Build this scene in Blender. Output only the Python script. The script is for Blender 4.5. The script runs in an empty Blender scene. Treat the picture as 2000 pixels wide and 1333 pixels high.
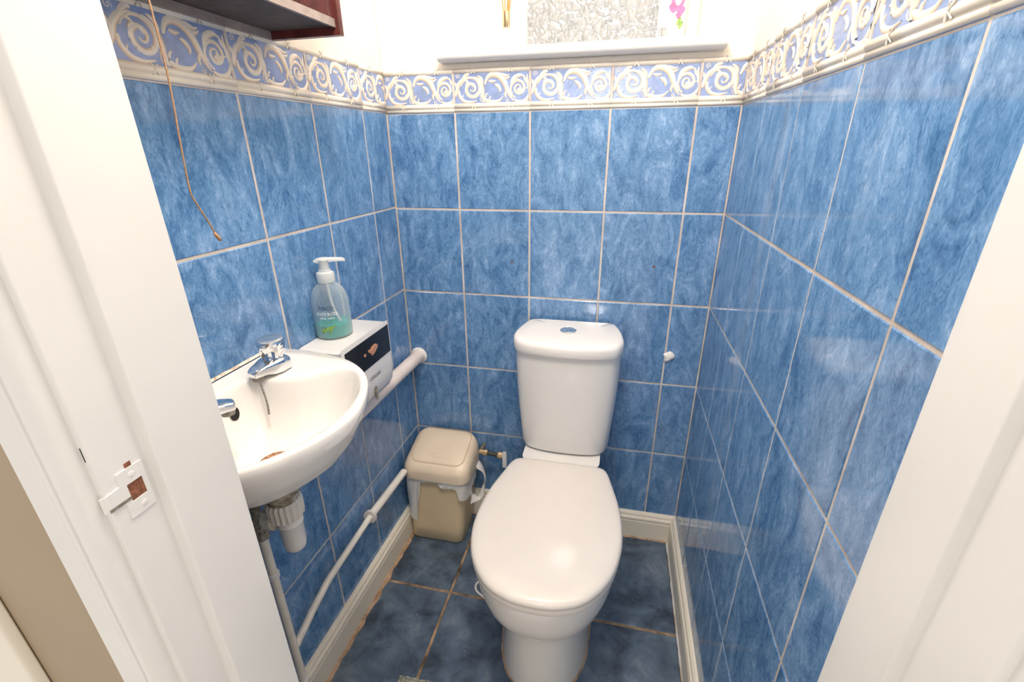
import bpy, bmesh, math, random
from math import sin, cos, tan, pi, radians, sqrt, atan2
from mathutils import Vector, Matrix
random.seed(7)
S = bpy.context.scene
COL = S.collection

# ------------------------------------------------------------------ camera
cd = bpy.data.cameras.new('camera'); cam = bpy.data.objects.new('camera', cd); COL.objects.link(cam)
cam.location = (0.6367, -1.2983, 1.2531)
cam.rotation_euler = (radians(67.3804), radians(0.5371), radians(12.4274))
cd.sensor_width = 36; cd.lens = 16.248; cd.clip_start = 0.01
S.camera = cam
# ------------------------------------------------------------------ light
w = bpy.data.worlds.new('daylight'); S.world = w; w.use_nodes = True
bg = w.node_tree.nodes['Background']; bg.inputs[0].default_value = (1.0, 0.94, 0.87, 1); bg.inputs[1].default_value = 0.54
def lamp(name, loc, power, radius, col=(1, .95, .88)):
    l = bpy.data.lights.new(name, 'POINT'); l.energy = power; l.shadow_soft_size = radius; l.color = col
    o = bpy.data.objects.new(name, l); COL.objects.link(o); o.location = loc; return o
lamp('ceiling_bulb', (0.50, -0.88, 2.10), 20, 0.10)
lamp('hall_fill', (0.52, -3.0, 1.74), 14, 0.11, (1, .97, .93))  # unseen frontal fill added behind the camera, lined up with the border glare
sd = bpy.data.lights.new('sun', 'SUN'); sd.energy = 0.75; sd.angle = radians(3); so = bpy.data.objects.new('sun', sd); COL.objects.link(so)
so.rotation_euler = (radians(-58), 0, radians(14))   # low daylight falling on the outside of the window
S.view_settings.view_transform = 'Standard'; S.view_settings.look = 'None'
S.view_settings.gamma = 1.0; S.view_settings.use_curve_mapping = False
S.view_settings.exposure = 0.72

# ------------------------------------------------------------------ constants of the room
W = 0.9034                     # width at the back wall
AL = 0.0236                    # the left wall opens out by this angle
ZB, PH, PW = 1.343, 0.2494, 0.2025   # underside of border, tile pitch
ZT = 1.444                     # top of the border
YF, YH = -0.968, -1.0798       # front wall: room face, hall face
CEIL = 2.32
J = 0.0052                     # joint width

# ------------------------------------------------------------------ materials
M = {}
def nt(name):
    m = bpy.data.materials.new(name); m.use_nodes = True; M[name] = m
    n = m.node_tree.nodes; return m, m.node_tree, n['Principled BSDF']
def N(t, typ, **kw):
    n = t.nodes.new(typ)
    for k, v in kw.items():
        if k.startswith('i_'):
            n.inputs[k[2:].replace('_', ' ')].default_value = v
        else: setattr(n, k, v)
    return n
def ramp(t, stops):
    r = t.nodes.new('ShaderNodeValToRGB'); e = r.color_ramp.elements
    while len(e) < len(stops): e.new(0.5)
    for el, (p, c) in zip(e, stops): el.position = p; el.color = (*c, 1)
    return r
def coords(t, rand=False, scale=(1, 1, 1), rot=(0, 0, 0)):
    tc = t.nodes.new('ShaderNodeTexCoord'); mp = t.nodes.new('ShaderNodeMapping')
    mp.inputs['Scale'].default_value = scale; mp.inputs['Rotation'].default_value = rot
    t.links.new(tc.outputs['Object'], mp.inputs['Vector'])
    if rand:
        oi = t.nodes.new('ShaderNodeObjectInfo'); ml = N(t, 'ShaderNodeMath', operation='MULTIPLY'); ml.inputs[1].default_value = 53.0
        t.links.new(oi.outputs['Random'], ml.inputs[0])
        cb = t.nodes.new('ShaderNodeCombineXYZ')
        for i in range(3): t.links.new(ml.outputs[0], cb.inputs[i])
        t.links.new(cb.outputs[0], mp.inputs['Location'])
    return mp.outputs['Vector']
def plain(name, c, rough=.5, metal=0, var=.06, scale=18, bump=0, bscale=60, spec=.5, coat=0, rand=False, trans=0, ior=1.5, sss=0):
    m, t, b = nt(name)
    v = coords(t, rand)
    no = N(t, 'ShaderNodeTexNoise'); no.inputs['Scale'].default_value = scale; no.inputs['Detail'].default_value = 4
    t.links.new(v, no.inputs['Vector'])
    lo = tuple(max(0, x * (1 - var)) for x in c); hi = tuple(min(1, x * (1 + var)) for x in c)
    r = ramp(t, [(.3, lo), (.7, hi)]); t.links.new(no.outputs['Fac'], r.inputs[0]); t.links.new(r.outputs[0], b.inputs['Base Color'])
    b.inputs['Roughness'].default_value = rough; b.inputs['Metallic'].default_value = metal
    b.inputs['Specular IOR Level'].default_value = spec; b.inputs['Coat Weight'].default_value = coat
    b.inputs['Transmission Weight'].default_value = trans; b.inputs['IOR'].default_value = ior
    if sss:
        b.inputs['Subsurface Weight'].default_value = sss; b.inputs['Subsurface Radius'].default_value = (.01, .008, .006)
    if bump:
        n2 = N(t, 'ShaderNodeTexNoise'); n2.inputs['Scale'].default_value = bscale; n2.inputs['Detail'].default_value = 5
        t.links.new(v, n2.inputs['Vector'])
        bp = N(t, 'ShaderNodeBump'); bp.inputs['Strength'].default_value = bump; bp.inputs['Distance'].default_value = .002
        t.links.new(n2.outputs['Fac'], bp.inputs['Height']); t.links.new(bp.outputs[0], b.inputs['Normal'])
    return m

def blue_tile():
    m, t, b = nt('blue_marbled_tile')
    v = coords(t, True, (1, 1, .46), (0, radians(24), 0))
    n1 = N(t, 'ShaderNodeTexNoise'); n1.inputs['Scale'].default_value = 22; n1.inputs['Detail'].default_value = 10
    n1.inputs['Roughness'].default_value = .68; n1.inputs['Distortion'].default_value = 1.3
    n2 = N(t, 'ShaderNodeTexNoise'); n2.inputs['Scale'].default_value = 130; n2.inputs['Detail'].default_value = 6
    n2.inputs['Roughness'].default_value = .7; n2.inputs['Distortion'].default_value = 2.0
    for n in (n1, n2): t.links.new(v, n.inputs['Vector'])
    mx = N(t, 'ShaderNodeMath', operation='MULTIPLY_ADD'); mx.inputs[1].default_value = .40
    t.links.new(n2.outputs['Fac'], mx.inputs[0]); 
    hf = N(t, 'ShaderNodeMath', operation='MULTIPLY'); hf.inputs[1].default_value = .60
    t.links.new(n1.outputs['Fac'], hf.inputs[0]); t.links.new(hf.outputs[0], mx.inputs[2])
    r = ramp(t, [(.34, (.034, .108, .262)), (.45, (.094, .222, .440)), (.54, (.168, .325, .575)), (.66, (.35, .50, .75))])
    # fine dark veins
    n3 = N(t, 'ShaderNodeTexNoise'); n3.inputs['Scale'].default_value = 17; n3.inputs['Detail'].default_value = 5; n3.inputs['Distortion'].default_value = 2.2
    t.links.new(v, n3.inputs['Vector'])
    vr = ramp(t, [(.485, (1, 1, 1)), (.5, (.55, .60, .68)), (.515, (1, 1, 1))]); t.links.new(n3.outputs['Fac'], vr.inputs[0])
    vm = N(t, 'ShaderNodeMixRGB', blend_type='MULTIPLY'); vm.inputs[0].default_value = .75
    t.links.new(mx.outputs[0], r.inputs[0]); t.links.new(r.outputs[0], vm.inputs[1]); t.links.new(vr.outputs[0], vm.inputs[2]); t.links.new(vm.outputs[0], b.inputs['Base Color'])
    b.inputs['Roughness'].default_value = .045; b.inputs['Specular IOR Level'].default_value = .6
    bp = N(t, 'ShaderNodeBump'); bp.inputs['Strength'].default_value = .06; bp.inputs['Distance'].default_value = .001
    t.links.new(mx.outputs[0], bp.inputs['Height']); t.links.new(bp.outputs[0], b.inputs['Normal'])
blue_tile()
def floor_tile_mat():
    m, t, b = nt('slate_blue_floor_tile')
    v = coords(t, True)
    n1 = N(t, 'ShaderNodeTexNoise'); n1.inputs['Scale'].default_value = 13; n1.inputs['Detail'].default_value = 8; n1.inputs['Roughness'].default_value = .62; n1.inputs['Distortion'].default_value = .4
    t.links.new(v, n1.inputs['Vector'])
    r = ramp(t, [(.32, (.036, .048, .070)), (.46, (.075, .110, .165)), (.58, (.120, .168, .235)), (.72, (.22, .26, .32))])
    t.links.new(n1.outputs['Fac'], r.inputs[0])
    # pale specks of dust
    n2 = N(t, 'ShaderNodeTexVoronoi'); n2.inputs['Scale'].default_value = 26; t.links.new(v, n2.inputs['Vector'])
    lt = N(t, 'ShaderNodeMath', operation='LESS_THAN'); lt.inputs[1].default_value = .035; t.links.new(n2.outputs['Distance'], lt.inputs[0])
    mx = N(t, 'ShaderNodeMixRGB'); mx.inputs[2].default_value = (.55, .56, .58, 1)
    t.links.new(lt.outputs[0], mx.inputs[0]); t.links.new(r.outputs[0], mx.inputs[1]); t.links.new(mx.outputs[0], b.inputs['Base Color'])
    b.inputs['Roughness'].default_value = .32
    bp = N(t, 'ShaderNodeBump'); bp.inputs['Strength'].default_value = .2; bp.inputs['Distance'].default_value = .002
    t.links.new(n1.outputs['Fac'], bp.inputs['Height']); t.links.new(bp.outputs[0], b.inputs['Normal'])
floor_tile_mat()
def stained(name, a, bcol, scale, lo=.42, hi=.6, rough=.7, bump=.3):
    m, t, b = nt(name)
    v = coords(t)
    n1 = N(t, 'ShaderNodeTexNoise'); n1.inputs['Scale'].default_value = scale; n1.inputs['Detail'].default_value = 7; n1.inputs['Roughness'].default_value = .65
    t.links.new(v, n1.inputs['Vector'])
    r = ramp(t, [(lo, a), (hi, bcol)]); t.links.new(n1.outputs['Fac'], r.inputs[0]); t.links.new(r.outputs[0], b.inputs['Base Color'])
    b.inputs['Roughness'].default_value = rough
    if bump:
        bp = N(t, 'ShaderNodeBump'); bp.inputs['Strength'].default_value = bump; bp.inputs['Distance'].default_value = .002
        t.links.new(n1.outputs['Fac'], bp.inputs['Height']); t.links.new(bp.outputs[0], b.inputs['Normal'])
stained('wall_grout', (.48, .41, .36), (.72, .66, .61), 9, .35, .65)
stained('floor_grout', (.085, .045, .020), (.46, .31, .19), 17, .36, .58)
stained('tan_sealant', (.30, .17, .09), (.55, .38, .26), 30, .35, .6, .6)
stained('basin_sealant', (.50, .34, .22), (.84, .76, .66), 45, .36, .52, .5)
stained('limescale', (.16, .12, .075), (.58, .52, .42), 90, .38, .62, .8)
stained('rust', (.22, .07, .02), (.62, .40, .24), 120, .4, .65, .9)
stained('corroded_metal', (.10, .085, .06), (.46, .42, .36), 110, .35, .65, .45)
plain('border_blue', (.27, .36, .62), .12, var=.16, scale=45, bump=.25, bscale=140, rand=True)
plain('cream_moulding', (.84, .78, .69), .15, var=.05, bump=.1)
plain('cream_plaster', (.90, .83, .74), .75, var=.02, bump=.08, bscale=25)
plain('white_ceiling', (.86, .84, .80), .8, var=.02)
plain('white_gloss_paint', (.85, .79, .68), .30, var=.025, scale=5, bump=.18, bscale=26)
plain('door_frame_paint', (.81, .79, .76), .34, var=.03, scale=6, bump=.22, bscale=22)
plain('hall_paint_shaded', (.40, .31, .21), .6, var=.06, scale=4, bump=.15, bscale=30)  # tan in place of cream: shade on the hall face put into the colour
plain('ceramic', (.84, .815, .79), .07, var=.012, spec=.55)
plain('basin_ceramic', (.86, .825, .79), .09, var=.015, spec=.55)
plain('seat_plastic', (.80, .745, .70), .12, var=.012)
plain('white_plastic', (.83, .81, .80), .22, var=.015)
plain('aged_white_plastic', (.74, .70, .64), .35, var=.06, scale=40)
plain('painted_pipe', (.86, .81, .73), .32, var=.07, scale=22, bump=.15)
plain('waste_pipe_paint', (.80, .71, .67), .30, var=.07, scale=16, bump=.15)
plain('bin_plastic', (.84, .70, .54), .38, var=.05, scale=9, bump=.05, bscale=200)
plain('bin_body_plastic', (.78, .63, .41), .42, var=.05, scale=6, bump=.05, bscale=200)
plain('chrome', (.80, .81, .83), .06, metal=1, var=.02)
plain('satin_metal', (.86, .84, .81), .32, metal=1, var=.03)
plain('chain_metal', (.20, .18, .16), .45, metal=.5, var=.2, scale=200)
plain('copper', (.86, .44, .28), .38, metal=.55, var=.1)
plain('brass', (.62, .46, .27), .38, metal=.8, var=.2, scale=80)
plain('black_panel', (.016, .018, .024), .14, var=.1)
plain('black_ink', (.012, .012, .014), .5)
plain('white_ink', (.85, .86, .86), .5)
plain('grey_ink', (.10, .11, .12), .5)
plain('leaf_print', (.22, .38, .08), .4, var=.5, scale=160)
plain('dark_hole', (.012, .010, .010), .8)
plain('raw_wood', (.24, .09, .05), .9, var=.55, scale=160, bump=.8, bscale=240)
plain('mahogany', (.105, .026, .024), .25, var=.4, scale=30)
plain('shaded_underside', (.080, .058, .054), .6, var=.35, scale=35)  # shadow under the shelf put into the board colour
plain('lit_shelf_edge', (.33, .27, .25), .5, var=.2, scale=40)  # paler tone carries the light caught by the front edge
plain('mirror_glass', (.88, .89, .90), .02, metal=1, var=0)
plain('cord_fibre', (.42, .25, .14), .8, var=.25, scale=300)
plain('mat_pile', (.40, .40, .34), .95, var=.45, scale=110)
plain('reed_wood', (.72, .44, .16), .7, var=.2, scale=60)
plain('gold_metal', (.85, .66, .42), .2, metal=1, var=.1)
plain('card_white', (.86, .84, .83), .5)
plain('rose_pink', (.72, .16, .36), .6, var=.35, scale=90)
plain('pale_pink', (.82, .62, .60), .5, var=.12, scale=60)
plain('upvc', (.86, .86, .86), .25, var=.01)
plain('black_rubber', (.05, .055, .045), .5, var=.3, scale=60)
plain('filler_paste', (.84, .82, .80), .9, var=.08, scale=90, bump=.6, bscale=150)
def relief_mat():
    m, t, b = nt('cream_scroll_glaze')
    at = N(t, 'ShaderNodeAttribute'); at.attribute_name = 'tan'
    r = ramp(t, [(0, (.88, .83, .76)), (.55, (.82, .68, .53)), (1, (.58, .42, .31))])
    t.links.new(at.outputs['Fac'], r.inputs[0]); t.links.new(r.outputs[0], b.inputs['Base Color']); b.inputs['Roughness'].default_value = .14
relief_mat()
def clear(name, tint, fac, rough=.05, spec=.5):
    m, t, b = nt(name)
    b.inputs['Base Color'].default_value = (*tint, 1); b.inputs['Roughness'].default_value = rough; b.inputs['Specular IOR Level'].default_value = spec
    tr = N(t, 'ShaderNodeBsdfTransparent'); tr.inputs[0].default_value = tuple(.55 + .45 * x for x in tint) + (1,)
    lw = N(t, 'ShaderNodeLayerWeight'); lw.inputs['Blend'].default_value = .35
    mr = N(t, 'ShaderNodeMapRange'); mr.inputs['To Min'].default_value = fac; mr.inputs['To Max'].default_value = min(1, fac + .55)
    t.links.new(lw.outputs['Facing'], mr.inputs['Value'])
    mx = N(t, 'ShaderNodeMixShader'); t.links.new(mr.outputs[0], mx.inputs[0]); t.links.new(tr.outputs[0], mx.inputs[1]); t.links.new(b.outputs[0], mx.inputs[2])
    t.links.new(mx.outputs[0], t.nodes['Material Output'].inputs['Surface'])
clear('clear_plastic', (.72, .80, .82), .16)
clear('teal_soap', (.0, .52, .44), .72)
clear('bag_film', (.84, .82, .80), .88, .35)
clear('clear_glass', (.90, .90, .89), .10)
clear('pump_plastic', (.80, .84, .84), .72, .2)
def frosted():
    m, t, b = nt('leaf_pattern_glass')
    v = coords(t, False, (1, 1, .8))
    vo = N(t, 'ShaderNodeTexVoronoi'); vo.feature = 'DISTANCE_TO_EDGE'; vo.inputs['Scale'].default_value = 52
    no = N(t, 'ShaderNodeTexNoise'); no.inputs['Scale'].default_value = 22; no.inputs['Detail'].default_value = 3
    t.links.new(v, no.inputs['Vector'])
    mxv = N(t, 'ShaderNodeMixRGB'); mxv.inputs[0].default_value = .06
    t.links.new(v, mxv.inputs[1]); t.links.new(no.outputs['Color'], mxv.inputs[2]); t.links.new(mxv.outputs[0], vo.inputs['Vector'])
    r = ramp(t, [(0, (.62, .61, .60)), (.05, (.80, .80, .79)), (.2, (.90, .90, .89))]); t.links.new(vo.outputs['Distance'], r.inputs[0])
    tl = N(t, 'ShaderNodeBsdfTranslucent'); gl = N(t, 'ShaderNodeBsdfGlossy'); gl.inputs['Roughness'].default_value = .12
    bp = N(t, 'ShaderNodeBump'); bp.inputs['Strength'].default_value = .8; bp.inputs['Distance'].default_value = .004
    t.links.new(vo.outputs['Distance'], bp.inputs['Height']); t.links.new(bp.outputs[0], gl.inputs['Normal']); t.links.new(bp.outputs[0], tl.inputs['Normal'])
    t.links.new(r.outputs[0], tl.inputs[0])
    mx = N(t, 'ShaderNodeMixShader'); mx.inputs[0].default_value = .14
    t.links.new(tl.outputs[0], mx.inputs[1]); t.links.new(gl.outputs[0], mx.inputs[2]); t.links.new(mx.outputs[0], t.nodes['Material Output'].inputs['Surface'])
frosted()

# ------------------------------------------------------------------ mesh helpers
class MB:
    def __init__(s): s.v = []; s.f = []; s.mi = []; s.at = {}
    def add(s, vs, fs, mi=0):
        o = len(s.v); s.v += [tuple(p) for p in vs]
        for f in fs: s.f.append(tuple(i + o for i in f)); s.mi.append(mi)
        return o
    def box(s, a, b, mi=0):
        (x0, y0, z0), (x1, y1, z1) = a, b
        s.add([(x0, y0, z0), (x1, y0, z0), (x1, y1, z0), (x0, y1, z0), (x0, y0, z1), (x1, y0, z1), (x1, y1, z1), (x0, y1, z1)],
              [(0, 3, 2, 1), (4, 5, 6, 7), (0, 1, 5, 4), (1, 2, 6, 5), (2, 3, 7, 6), (3, 0, 4, 7)], mi)
    def loft(s, rings, cap0=True, cap1=True, closed=True, mi=0):
        n = len(rings[0]); vs = [p for r in rings for p in r]; fs = []
        for k in range(len(rings) - 1):
            for i in range(n if closed else n - 1):
                j = (i + 1) % n
                fs.append((k * n + i, k * n + j, (k + 1) * n + j, (k + 1) * n + i))
        if cap0: fs.append(tuple(reversed(range(n))))
        if cap1: fs.append(tuple((len(rings) - 1) * n + i for i in range(n)))
        return s.add(vs, fs, mi)
    def lathe(s, prof, n=32, c=(0, 0), mi=0, caps=True):
        s.loft([[(c[0] + r * cos(2 * pi * i / n), c[1] + r * sin(2 * pi * i / n), z) for i in range(n)] for r, z in prof], caps, caps, True, mi)
    def tube(s, path, rad, n=12, caps=True, mi=0):
        P = [Vector(p) for p in path]; R = rad if isinstance(rad, (list, tuple)) else [rad] * len(P)
        T = []
        for i in range(len(P)):
            a = P[max(0, i - 1)]; b = P[min(len(P) - 1, i + 1)]; T.append((b - a).normalized())
        up = Vector((0, 0, 1)) if abs(T[0].z) < .9 else Vector((1, 0, 0))
        u = (up - T[0] * up.dot(T[0])).normalized(); rings = []
        for p, t, r in zip(P, T, R):
            u = (u - t * u.dot(t)).normalized(); v = t.cross(u)
            rings.append([p + (u * cos(2 * pi * k / n) + v * sin(2 * pi * k / n)) * r for k in range(n)])
        s.loft(rings, caps, caps, True, mi)
    def build(s, name, mat, parent=None, smooth=False, angle=None, loc=None, rotz=None):
        me = bpy.data.meshes.new(name); me.from_pydata(s.v, [], s.f); me.validate()
        mats = mat if isinstance(mat, (list, tuple)) else [mat]
        for k in mats: me.materials.append(M[k])
        if len(mats) > 1 and len(me.polygons) == len(s.mi): me.polygons.foreach_set('material_index', s.mi)
        bm = bmesh.new(); bm.from_mesh(me); bmesh.ops.recalc_face_normals(bm, faces=bm.faces[:]); bm.to_mesh(me); bm.free()
        if smooth:
            me.polygons.foreach_set('use_smooth', [True] * len(me.polygons))
            if angle: me.set_sharp_from_angle(angle=radians(angle))
        return put(name, me, parent, loc, rotz)
def put(name, me, parent=None, loc=None, rotz=None):
    o = bpy.data.objects.new(name, me); COL.objects.link(o)
    if parent: o.parent = parent
    if loc: o.location = loc
    if rotz is not None: o.rotation_euler = (0, 0, rotz)
    return o
def empty(name, loc=(0, 0, 0), rotz=0):
    o = bpy.data.objects.new(name, None); COL.objects.link(o); o.location = loc; o.rotation_euler = (0, 0, rotz); o.empty_display_size = .05; return o
def tag(o, label, cat, group=None):
    o['label'] = label; o['category'] = cat
    if group: o['group'] = group
    return o
def struct(o, label=None):
    o['kind'] = 'structure'
    if label: o['label'] = label
    return o
def catmull(pts, n=8, closed=False):
    P = [Vector(p) for p in pts]; out = []; m = len(P)
    for i in range(m if closed else m - 1):
        if closed: a, b, c, d = P[(i - 1) % m], P[i], P[(i + 1) % m], P[(i + 2) % m]
        else: a, b, c, d = P[max(0, i - 1)], P[i], P[i + 1], P[min(m - 1, i + 2)]
        for k in range(n):
            t = k / n
            out.append(.5 * ((2 * b) + (c - a) * t + (2 * a - 5 * b + 4 * c - d) * t * t + (3 * b - a - 3 * c + d) * t ** 3))
    if not closed: out.append(P[-1])
    return out
def rrect(x0, x1, y0, y1, r, z, n=6):
    out = []
    for cx, cy, a0 in ((x1 - r, y1 - r, 0), (x0 + r, y1 - r, 90), (x0 + r, y0 + r, 180), (x1 - r, y0 + r, 270)):
        for k in range(n + 1):
            a = radians(a0 + 90 * k / n); out.append((cx + r * cos(a), cy + r * sin(a), z(cx + r * cos(a), cy + r * sin(a)) if callable(z) else z))
    return out
def text_mesh(body, size, mapf):
    cu = bpy.data.curves.new('t', 'FONT'); cu.body = body; cu.size = size; cu.align_x = 'CENTER'; cu.extrude = 0; cu.resolution_u = 3
    o = bpy.data.objects.new('t', cu); COL.objects.link(o); bpy.context.view_layer.update()
    me = bpy.data.meshes.new_from_object(o.evaluated_get(bpy.context.evaluated_depsgraph_get()))
    bpy.data.objects.remove(o); bpy.data.curves.remove(cu)
    for v in me.vertices: v.co = mapf(v.co.x, v.co.y)
    return me
def lettering(body, size, mapf, mat, parent, name='lettering'):
    me = text_mesh(body, size, mapf); me.name = name; me.materials.clear(); me.materials.append(M[mat]); return put(name, me, parent)

# wall frames: (s along the wall, z) -> object placement. The tile meshes lie in local XZ and face -Y
def frame_back(s): return (s, 0.0), 0.0
def lw(s, n=0.0):   # left wall: s metres from the back corner, n out of the wall
    return (-sin(AL) * s + cos(AL) * n, -cos(AL) * s - sin(AL) * n)

# ------------------------------------------------------------------ room shell
LWR = -AL
mb = MB(); mb.box((-.25, -1.95, -.06), (W + .25, .13, -.0015)); floor = struct(mb.build('floor', 'floor_grout'))
mb = MB(); mb.box((-.25, YH, CEIL), (W + .25, .13, CEIL + .05)); struct(mb.build('ceiling', 'white_ceiling'))
G = .0013  # grout sits this far behind the tile face
# back wall with window opening
WX0, WX1, WZ0, WZ1 = .225, .789, 1.478, 2.12
mb = MB(); mb.box((-.10, G, 0), (W + .10, .13, ZT - .002), 0)
mb.box((-.10, .004, ZT - .002), (WX0, .13, CEIL), 1); mb.box((WX1, .004, ZT - .002), (W + .10, .13, CEIL), 1)
mb.box((WX0, .004, ZT - .002), (WX1, .13, WZ0 - .0225), 1); mb.box((WX0, .004, WZ1), (WX1, .13, CEIL), 1)
wall_back = struct(mb.build('wall_back', ['wall_grout', 'cream_plaster']))
# left wall, in its own frame: local X out of the wall, local Y towards the back
mb = MB(); mb.box((-.10, YF - .05, 0), (-G, 0.0, ZT - .002), 0); mb.box((-.10, YF - .05, ZT - .002), (-.004, 0.0, CEIL), 1)
wall_left = struct(mb.build('wall_left', ['wall_grout', 'cream_plaster'], rotz=-AL))
mb = MB(); mb.box((W + G, YF, 0), (W + .10, 0.0, ZT - .002), 0); mb.box((W + .004, YF, ZT - .002), (W + .10, 0.0, CEIL), 1)
wall_right = struct(mb.build('wall_right', ['wall_grout', 'cream_plaster']))
# front wall with the doorway
XL, XR, HD = .2605, .851, 2.00
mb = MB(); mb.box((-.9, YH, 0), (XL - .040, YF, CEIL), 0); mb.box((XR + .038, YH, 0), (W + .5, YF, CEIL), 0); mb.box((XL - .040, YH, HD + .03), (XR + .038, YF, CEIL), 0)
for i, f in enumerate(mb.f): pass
struct(mb.build('wall_front', ['hall_paint_shaded']))

# ------------------------------------------------------------------ wall tiles
def tile_mesh(name, wd, h, mat):
    m = MB(); c = .0014; d = .0011
    m.add([(0, d, 0), (wd, d, 0), (wd, d, h), (0, d, h), (c, 0, c), (wd - c, 0, c), (wd - c, 0, h - c), (c, 0, h - c), (0, .006, 0), (wd, .006, 0), (wd, .006, h), (0, .006, h)],
          [(4, 5, 6, 7), (0, 1, 5, 4), (1, 2, 6, 5), (2, 3, 7, 6), (3, 0, 4, 7), (0, 8, 9, 1), (1, 9, 10, 2), (2, 10, 11, 3), (3, 11, 8, 0)])
    me = bpy.data.meshes.new(name); me.from_pydata(m.v, [], m.f); me.materials.append(M[mat])
    bm = bmesh.new(); bm.from_mesh(me); bmesh.ops.recalc_face_normals(bm, faces=bm.faces[:]); bm.to_mesh(me); bm.free(); return me
TM = {}
def tmesh(wd, h, mat, name):
    k = (round(wd, 4), round(h, 4), mat)
    if k not in TM: TM[k] = tile_mesh(name, wd, h, mat)
    return TM[k]

# --- the relief of one border tile, drawn in tile coordinates u 0..0.1993, v 0..0.1
def ribbon(m, pts, wid, hgt=.0022, tanside=1, tip=True):
    P = [Vector((p[0], p[1])) for p in pts]; n = len(P)
    vs = []; at = []
    for i, p in enumerate(P):
        t = (P[min(n - 1, i + 1)] - P[max(0, i - 1)]); t = t.normalized() if t.length > 1e-9 else Vector((1, 0)); q = Vector((-t.y, t.x))
        wv = wid(i / (n - 1)) * .5 * 1.38
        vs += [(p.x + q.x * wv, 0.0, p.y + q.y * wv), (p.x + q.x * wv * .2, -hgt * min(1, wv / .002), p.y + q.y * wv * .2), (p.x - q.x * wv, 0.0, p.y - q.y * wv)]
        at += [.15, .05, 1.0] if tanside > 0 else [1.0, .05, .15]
    fs = []
    for i in range(n - 1):
        for k in (0, 1): fs.append((i * 3 + k, i * 3 + k + 1, i * 3 + 4 + k, i * 3 + 3 + k))
    o = m.add(vs, fs)
    for k, a in enumerate(at): m.at[o + k] = a
def taper(w0, wm, w1, pk=.4):
    def f(t):
        if t < pk: return w0 + (wm - w0) * sin(t / pk * pi / 2)
        return w1 + (wm - w1) * cos((t - pk) / (1 - pk) * pi / 2)
    return f
def spiral(cx, cy, r0, r1, a0, turns, n=46, sx=1.0):
    return [(cx + sx * (r0 + (r1 - r0) * (t ** .8)) * cos(radians(a0) + 2 * pi * turns * t), cy + (r0 + (r1 - r0) * (t ** .8)) * sin(radians(a0) + 2 * pi * turns * t)) for t in [k / (n - 1) for k in range(n)]]
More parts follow.
